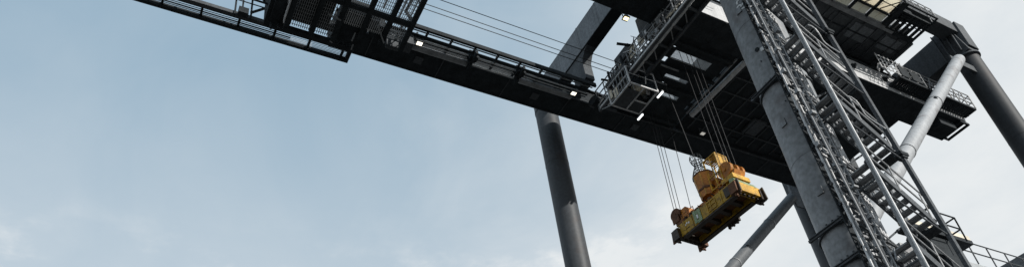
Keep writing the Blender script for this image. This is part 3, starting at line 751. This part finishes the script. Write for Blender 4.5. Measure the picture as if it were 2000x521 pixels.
# side ladder frame
mb = SB().br((-.75, .69, .12), (-.75, .69, .55), .025, .025).br((-.25, .69, .12), (-.25, .69, .55), .025, .025)
for h in (.14, .34, .54): mb.br((-.75, .69, h), (-.25, .69, h), .025, .025)
mb.build('step_frame', YEL, spr)
SB().b(-1.72, -1.35, .665, .73, .12, .5).build('valve_box', GREASE, spr)
mb = SB()
for k in range(12):
    l = -1.3 + .22 * k; mb.tb((l, -.2 + .05 * (k % 3), .62), (l + .18, .3, .68 + .04 * (k % 2)), .03, 6)
mb.build('hoses', BLACK, spr)
mb = SB()
for k in range(7):
    l = .25 + .17 * k; mb.b(l, l + .1, .38 + .05 * (k % 2), .52, .62, .7 + .05 * (k % 3))
mb.build('valve_block', GREASE, spr)
for k, l in enumerate((-1.6, -1.1, -.45, .75, 1.25, 1.62)):
    SB().b(l - .02, l + .02, .662, .69, .05, .63).build('side_stiffener', OLIVE, spr)
mb = SB()
for l in (.55, .95, 1.35): mb.br((l, .62, .62), (l, .62, .95), .022, .022)
mb.br((.55, .62, .95), (1.35, .62, .95), .022, .022).br((.55, .62, .78), (1.35, .62, .78), .022, .022)
mb.build('guard_rail', ORANGE, spr)
for k in range(10):
    l = -1.55 + .3 * k; w_ = random.uniform(-.5, .5)
    SB().b(l, l + random.uniform(.08, .22), w_, w_ + random.uniform(.08, .2), .62, .62 + random.uniform(.08, .3)).build('valve_unit', random.choice([YEL, ORANGE, GREASE, GREASE, MID]), spr)
for k in range(6):
    pts = []; l = -1.2 + .45 * k
    for j in range(8): pts.append(sp(l + .35 * j / 7, .5 + .15 * math.sin(j), .66 + .16 * math.sin(3.14 * j / 7)))
    MB().path(pts, .018, 6).build('hydraulic_hose', BLACK, spr)
# under-hanging guide lugs on the far side
mb = SB()
for k in range(6):
    l = -.6 + .12 * k; mb.b(l, l + .09, -.78, -.66, -.06 - .05 * (k % 2), .25)
mb.build('guide_lug', GREASE, spr)
# headblock
SB().b(-1.25, 1.35, -.26, .26, .88, 1.05).build('headblock_beam', ORANGE, spr, bevel=.01)
def sheave(l, name='sheave'):
    o = SB().tb((l, -.38, 1.42), (l, .38, 1.42), .05, 10)
    for w in (-.3, -.12, .12, .3):
        o.tb((l, w - .035, 1.42), (l, w + .035, 1.42), .27, 24)
    return o
o = sheave(1.9).build('sheave', RUST, spr)
SB().b(1.7, 2.12, -.4, -.36, .95, 1.4).b(1.7, 2.12, .36, .4, 1.0, 1.36).b(1.3, 2.0, -.36, .36, .86, 1.0).build('sheave_bracket', RUST, spr)
SB().b(1.28, 1.6, -.25, .25, 1.05, 1.5).build('rope_anchor_box', ORANGE, spr, bevel=.01)
for l in (-1.5,):
    mb = SB()
    for w in (-.42, -.1, .3):
        mb.tb((l, w - .06, 1.5), (l, w + .06, 1.5), .33, 24)
    mb.tb((l, -.5, 1.5), (l, .4, 1.5), .08, 10)
    mb.build('sheave', ORANGE, spr)
SB().b(-1.75, -1.3, .02, .18, 1.05, 1.75).b(-1.7, -1.3, -.34, -.22, 1.05, 1.8).b(-1.9, -1.2, -.55, .45, .9, 1.1).build('sheave_bracket', YEL, spr)
SB().hexa([sp(-1.75, -.3, .9), sp(-1.6, -.3, .9), sp(-1.6, .3, .9), sp(-1.75, .3, .9), sp(-1.98, -.3, 1.3), sp(-1.8, -.3, 1.3), sp(-1.8, .3, 1.3), sp(-1.98, .3, 1.3)]).build('guide_horn', ORANGE, spr)
# cable tub and wire basket
def octo(l, w, r, h, n=8, rw=None):
    return [sp(l + r * math.cos(2 * math.pi * k / n + .39), w + (rw or r) * math.sin(2 * math.pi * k / n + .39), h) for k in range(n)]
TL, TW = -.2, .15
SB().loft([octo(TL + .02, TW, .40, 1.03), octo(TL, TW, .47, 1.5), octo(TL, TW, .50, 2.05)]).build('cable_tub', ORANGE, spr)
SB().loft([octo(TL + .005, TW, .462, 1.3), octo(TL + .004, TW, .478, 1.32), octo(TL + .003, TW, .48, 1.38), octo(TL + .003, TW, .466, 1.4)]).build('tub_band', RUST, spr)
for k in range(8):
    a_ = 2 * math.pi * k / 8 + .39
    mb = SB().tube(sp(TL + .02 + .41 * math.cos(a_), TW + .41 * math.sin(a_), 1.04), sp(TL + .505 * math.cos(a_), TW + .505 * math.sin(a_), 2.04), .018, 6)
    mb.build('tub_rib', YEL, spr)
SB().loft([octo(TL, TW, .51, 2.052), octo(TL, TW, .53, 2.1)]).build('tub_rim', RUST, spr)
mb = SB(); prof = [(2.1, .43), (2.3, .36), (2.5, .27), (2.66, .18), (2.78, .17), (2.92, .25), (3.08, .29), (3.2, .26)]
BL, BW = TL + .12, TW
def cp(k, h, r, n=14): return sp(BL + r * math.cos(2 * math.pi * k / n), BW + r * math.sin(2 * math.pi * k / n), h)
for k in range(14):
    for i in range(len(prof) - 1): mb.tube(cp(k, *prof[i]), cp(k, *prof[i + 1]), .012, 5)
for h, r in prof:
    for k in range(14): mb.tube(cp(k, h, r), cp(k + 1, h, r), .012, 5)
mb.build('wire_basket', BLACK, spr)
# access cage
mb = SB()
c0, c1, d0, d1, h0, h1 = -1.32, -.58, -.28, .38, 1.06, 2.5
for l in (c0, c1):
    for w in (d0, d1): mb.br((l, w, h0), (l, w, h1), .045, .045)
for h in (h0, 1.62, h1):
    mb.br((c0, d0, h), (c1, d0, h), .04, .04).br((c0, d1, h), (c1, d1, h), .04, .04).br((c0, d0, h), (c0, d1, h), .04, .04).br((c1, d0, h), (c1, d1, h), .04, .04)
mb.br(((c0 + c1) / 2, d1, h0), ((c0 + c1) / 2, d1, h1), .035, .035)
for k in range(4): mb.br((c0, d1, 1.25 + .3 * k), ((c0 + c1) / 2, d1, 1.25 + .3 * k), .02, .02)
mb.build('access_cage', YEL, spr)
mb = SB()
for k in range(6): mb.b(c0 + .02, c1 - .02, d0 + .08 + .1 * k, d0 + .13 + .1 * k, h1 - .01, h1 + .02)
mb.build('cage_roof_slats', YEL, spr)
mb = SB()
mb.b(c0 - .01, c0 + .015, d0 + .04, d1 - .04, h0 + .2, h1 - .05)
mb.build('cage_end_sheet', YEL, spr)
SB().b(c1 - .3, c1 - .05, d0, d1 - .2, h0, h0 + .55).build('control_box', ORANGE, spr)

# ------------------------------------------------------------------ hoist ropes
def at(px, py, z):
    d = fw + rt * ((px - 1000) / FPX) - up * ((py - PY) / FPX); return EYE + d * ((z - 1.7) / d.z)
def rope(bot, top, n, label, grp, r=.014):
    o = MB().tube(bot, top, r, 6).build('hoist_rope', ROPE, base=bot); return tag(o, label, 'wire rope', grp)
far = 'hoist ropes at the far end of the spreader'; near = 'hoist ropes at the cage end of the spreader'
for (w, tx, ty), lab in zip(((.3, 0, 0), (.12, .1, 0), (-.12, .3, .05), (-.3, .62, .05)),
        ('leftmost steel hoist rope down to the rusty end sheave', 'second hoist rope from the left above the rusty sheave', 'third hoist rope from the left above the rusty sheave', 'rightmost of the four ropes over the rusty end sheave')):
    b = sp(1.93 if w != -.3 else 1.45, w, 1.5); rope(b, (b.x + .45 + tx * .3, b.y + .1 + ty, 25.97), 0, lab, far)
for (l, w, tx), lab in zip(((-1.38, .3, .0), (-1.42, -.1, .02), (-1.6, -.1, .05), (-1.6, -.42, .1)),
        ('hoist rope dropping just left of the cage roof', 'middle left hoist rope of the cage end group', 'middle right hoist rope of the cage end group', 'rightmost hoist rope landing on the orange sheaves')):
    b = sp(l, w, 1.78); rope(b, (b.x - .1 + tx, b.y - .05, 26.2), 0, lab, near)
b = sp(BL, BW, 2.2); tag(MB().tube(b, (b.x - .25, b.y + .1, 26.1), .02, 6).build('power_cable', ROPE, base=b), 'thin black power cable dropping into the wire basket', 'cable')
# horizontal pull ropes
for (y, z), lab in zip(((16.12, 26.0), (16.50, 26.0), (16.72, 26.0)), ('uppermost of the three long ropes stretched across the sky', 'middle one of the three long ropes across the sky', 'lowest of the three long ropes stretched across the sky')):
    o = MB().tube((7.5, y, z), (18, y, z), .016, 6).build('pull_rope', ROPE, base=(7.5, y, z)); tag(o, lab, 'wire rope', 'long ropes stretched from platform to trolley')
for y, z, lab in ((11.55, 27.0, 'upper short rope passing in front of the cross beam'), (11.9, 27.0, 'lower short rope passing in front of the cross beam')):
    o = MB().tube((3, y, z), (20, y, z), .016, 6).build('pull_rope', ROPE, base=(3, y, z)); tag(o, lab, 'wire rope', 'ropes beside the near girder')

# ------------------------------------------------------------------ floodlights
def floodlight(loc, m, label, first=[None]):
    if first[0] is None:
        t = thing('floodlight', label, 'floodlight', loc, 'floodlights on the crane'); x, y, z = loc
        h = MB().loft([[(x - .14, y - .14, z), (x + .14, y - .14, z), (x + .14, y + .14, z), (x - .14, y + .14, z)], [(x - .09, y - .09, z + .14), (x + .09, y - .09, z + .14), (x + .09, y + .09, z + .14), (x - .09, y + .09, z + .14)]])
        h.build('housing', DARK, t)
        MB().box((x - .11, y - .08, z - .02), (x + .11, y + .08, z - .004)).build('lens', m, t)
        MB().bar((x - .15, y, z + .07), (x - .15, y, z + .3), .02, .04).bar((x + .15, y, z + .07), (x + .15, y, z + .3), .02, .04).bar((x - .15, y, z + .3), (x + .15, y, z + .3), .04, .02).build('bracket', DARK, t)
        first[0] = t
    else:
        t = copy_tree(first[0]); t['label'] = label; t.location = W(loc); t['_b'] = tuple(W(loc))
        for ch in t.children:
            if ch.name.startswith('lens'):
                ch.data = ch.data.copy(); ch.data.materials[0] = m
    return t
floodlight((8.8, 18.12, 25.72), LAMP, 'lit square floodlight beside the mesh platform end')
floodlight((16.08, 18.16, 25.74), LAMP, 'lit square floodlight under the long girder left of the cabin')
floodlight((17.0, 14.85, 27.35), WARM, 'warm glowing floodlight high above the catwalk beside the cross beam')
floodlight((23.45, 18.1, 25.75), DIM, 'dim floodlight under the girder right of the hoist ropes')
def tubelight(loc, label, first=[None]):
    if first[0] is None:
        x, y, z = loc; t = thing('tube_light', label, 'tube light', loc, 'tube lights on the cabin corners')
        MB().bar((x, y - .2, z + .05), (x, y + .2, z + .05), .1, .05).build('housing', MID, t)
        MB().bar((x, y - .18, z), (x, y + .18, z), .07, .04).build('tube', TUBELAMP, t)
        first[0] = t
    else:
        t = copy_tree(first[0]); t['label'] = label; t.location = W(loc)
    return t
tubelight((18.6, 17.15, 24.25), 'short lit tube light at the cabin corner nearest the long girder')
tubelight((18.62, 15.75, 24.25), 'short lit tube light at the cabin corner nearest the ropes')

# ------------------------------------------------------------------ paint mark on the near leg: letters R and u, read upwards
def stroke_mark():
    mb = SB()
    def P(u, v):   # u along the leg (up), v around it
        a = A0 - v / .75; return onleg(a, ZL + u, .752), V((math.cos(a), math.sin(a), 0))
    def seg(p, q, w=.055):
        a, n = P(*p); b, _ = P(*q); mb.bar(a + n * .004, b + n * .004, w, .012, n)
    def poly(pts, w=.055):
        for i in range(len(pts) - 1): seg(pts[i], pts[i + 1], w)
    return mb, seg, poly
A0, ZL = R(205), 20.88
mb, seg, poly = stroke_mark()
poly([(0, 0), (0, .26)]); poly([(0, .26), (.16, .26), (.19, .2), (.19, .14), (.15, .1), (.1, .12)]); poly([(.1, .26), (.1, .12), (.2, 0)])
poly([(.28, .2), (.36, .2), (.40, .15), (.40, .06), (.36, .01), (.28, .01)])
poly([(.48, .0), (.48, .2)]); poly([(.48, .14), (.58, .2)])
mb.build('painted_letters', LETTER, legA)

for o in list(bpy.data.objects):
    if '_b' in o: del o['_b']

# ------------------------------------------------------------------ light
sun_dir = V((.33, -.83, .45)).normalized()
el = math.asin(sun_dir.z); az = math.atan2(sun_dir.x, sun_dir.y)
sd = bpy.data.lights.new('sun', 'SUN'); sd.energy = 4.6; sd.angle = R(.53); sd.color = (1, .96, .9)
so = bpy.data.objects.new('sun', sd); col.objects.link(so); so.rotation_euler = (-sun_dir).to_track_quat('-Z', 'Y').to_euler(); so.location = (0, 0, 80)
w = bpy.data.worlds.new('World'); scene.world = w; w.use_nodes = True
nt = w.node_tree; N = nt.nodes; L = nt.links
bg = N['Background']; bg.inputs['Strength'].default_value = .108
sky = N.new('ShaderNodeTexSky'); sky.sky_type = 'NISHITA'; sky.sun_disc = False; sky.sun_elevation = el; sky.sun_rotation = az
sky.air_density = 1.0; sky.dust_density = 2.0; sky.ozone_density = 1.0
tc = N.new('ShaderNodeTexCoord')
def mathn(op, a, b=None, clamp=False):
    n = N.new('ShaderNodeMath'); n.operation = op; n.use_clamp = clamp
    for i, x in enumerate((a, b)):
        if x is None: continue
        if isinstance(x, (int, float)): n.inputs[i].default_value = x
        else: L.new(x, n.inputs[i])
    return n.outputs[0]
sep = N.new('ShaderNodeSeparateXYZ'); L.new(tc.outputs['Generated'], sep.inputs[0])
zz = mathn('MAXIMUM', sep.outputs['Z'], .08)
cmb = N.new('ShaderNodeCombineXYZ'); L.new(mathn('DIVIDE', sep.outputs['X'], zz), cmb.inputs[0]); L.new(mathn('DIVIDE', sep.outputs['Y'], zz), cmb.inputs[1])
n1 = N.new('ShaderNodeTexNoise'); n1.inputs['Scale'].default_value = 1.3; n1.inputs['Detail'].default_value = 8; n1.inputs['Roughness'].default_value = .58
n1.inputs['Distortion'].default_value = .5
L.new(cmb.outputs[0], n1.inputs['Vector'])
# thin high haze and cloud, denser towards +X where the weather comes from
thick = mathn('MULTIPLY', mathn('SUBTRACT', sep.outputs['X'], .30), 1.35)
fac = mathn('ADD', mathn('ADD', mathn('MULTIPLY', mathn('SUBTRACT', n1.outputs['Fac'], .44), 1.0), thick), .0, True)
n2 = N.new('ShaderNodeTexNoise'); n2.inputs['Scale'].default_value = 2.6; n2.inputs['Detail'].default_value = 9; n2.inputs['Roughness'].default_value = .55; n2.inputs['Distortion'].default_value = .8
mp2 = N.new('ShaderNodeMapping'); mp2.inputs['Location'].default_value = (.35, 1.1, 0); mp2.inputs['Rotation'].default_value = (0, 0, .6); mp2.inputs['Scale'].default_value = (1, .55, 1)
L.new(cmb.outputs[0], mp2.inputs['Vector']); L.new(mp2.outputs[0], n2.inputs['Vector'])
veil = mathn('MULTIPLY', mathn('SUBTRACT', n2.outputs['Fac'], .36), .75, True)
low = N.new('ShaderNodeMapRange'); low.interpolation_type = 'SMOOTHSTEP'
low.inputs['From Min'].default_value = .62; low.inputs['From Max'].default_value = .48; L.new(sep.outputs['Z'], low.inputs['Value'])
n3 = N.new('ShaderNodeTexNoise'); n3.inputs['Scale'].default_value = 3.4; n3.inputs['Detail'].default_value = 10; n3.inputs['Roughness'].default_value = .6
L.new(cmb.outputs[0], n3.inputs['Vector'])
puff = N.new('ShaderNodeMapRange'); puff.interpolation_type = 'SMOOTHSTEP'
puff.inputs['From Min'].default_value = .49; puff.inputs['From Max'].default_value = .70; L.new(n3.outputs['Fac'], puff.inputs['Value'])
wisp = mathn('MULTIPLY', mathn('MULTIPLY', puff.outputs[0], low.outputs[0]), .75)
lift = N.new('ShaderNodeMapRange'); lift.inputs['From Min'].default_value = .74; lift.inputs['From Max'].default_value = .46; lift.inputs['To Max'].default_value = .52
L.new(sep.outputs['Z'], lift.inputs['Value'])
fac = mathn('ADD', mathn('ADD', mathn('ADD', fac, mathn('MULTIPLY', veil, .5)), wisp), lift.outputs[0], True)
fac = mathn('MULTIPLY', fac, mathn('ADD', mathn('MULTIPLY', n3.outputs['Fac'], .55), .66), True)
hz = N.new('ShaderNodeMix'); hz.data_type = 'RGBA'; hz.inputs['Factor'].default_value = .84
L.new(sky.outputs[0], hz.inputs['A']); hz.inputs['B'].default_value = (3.35, 4.75, 5.9, 1)
mx_ = N.new('ShaderNodeMix'); mx_.data_type = 'RGBA'
L.new(fac, mx_.inputs['Factor']); L.new(hz.outputs['Result'], mx_.inputs['A']); mx_.inputs['B'].default_value = (7.45, 7.75, 7.9, 1)
L.new(mx_.outputs['Result'], bg.inputs['Color'])

scene.view_settings.view_transform = 'Standard'; scene.view_settings.look = 'None'; scene.view_settings.exposure = 0
scene.render.resolution_x = 1024; scene.render.resolution_y = 266
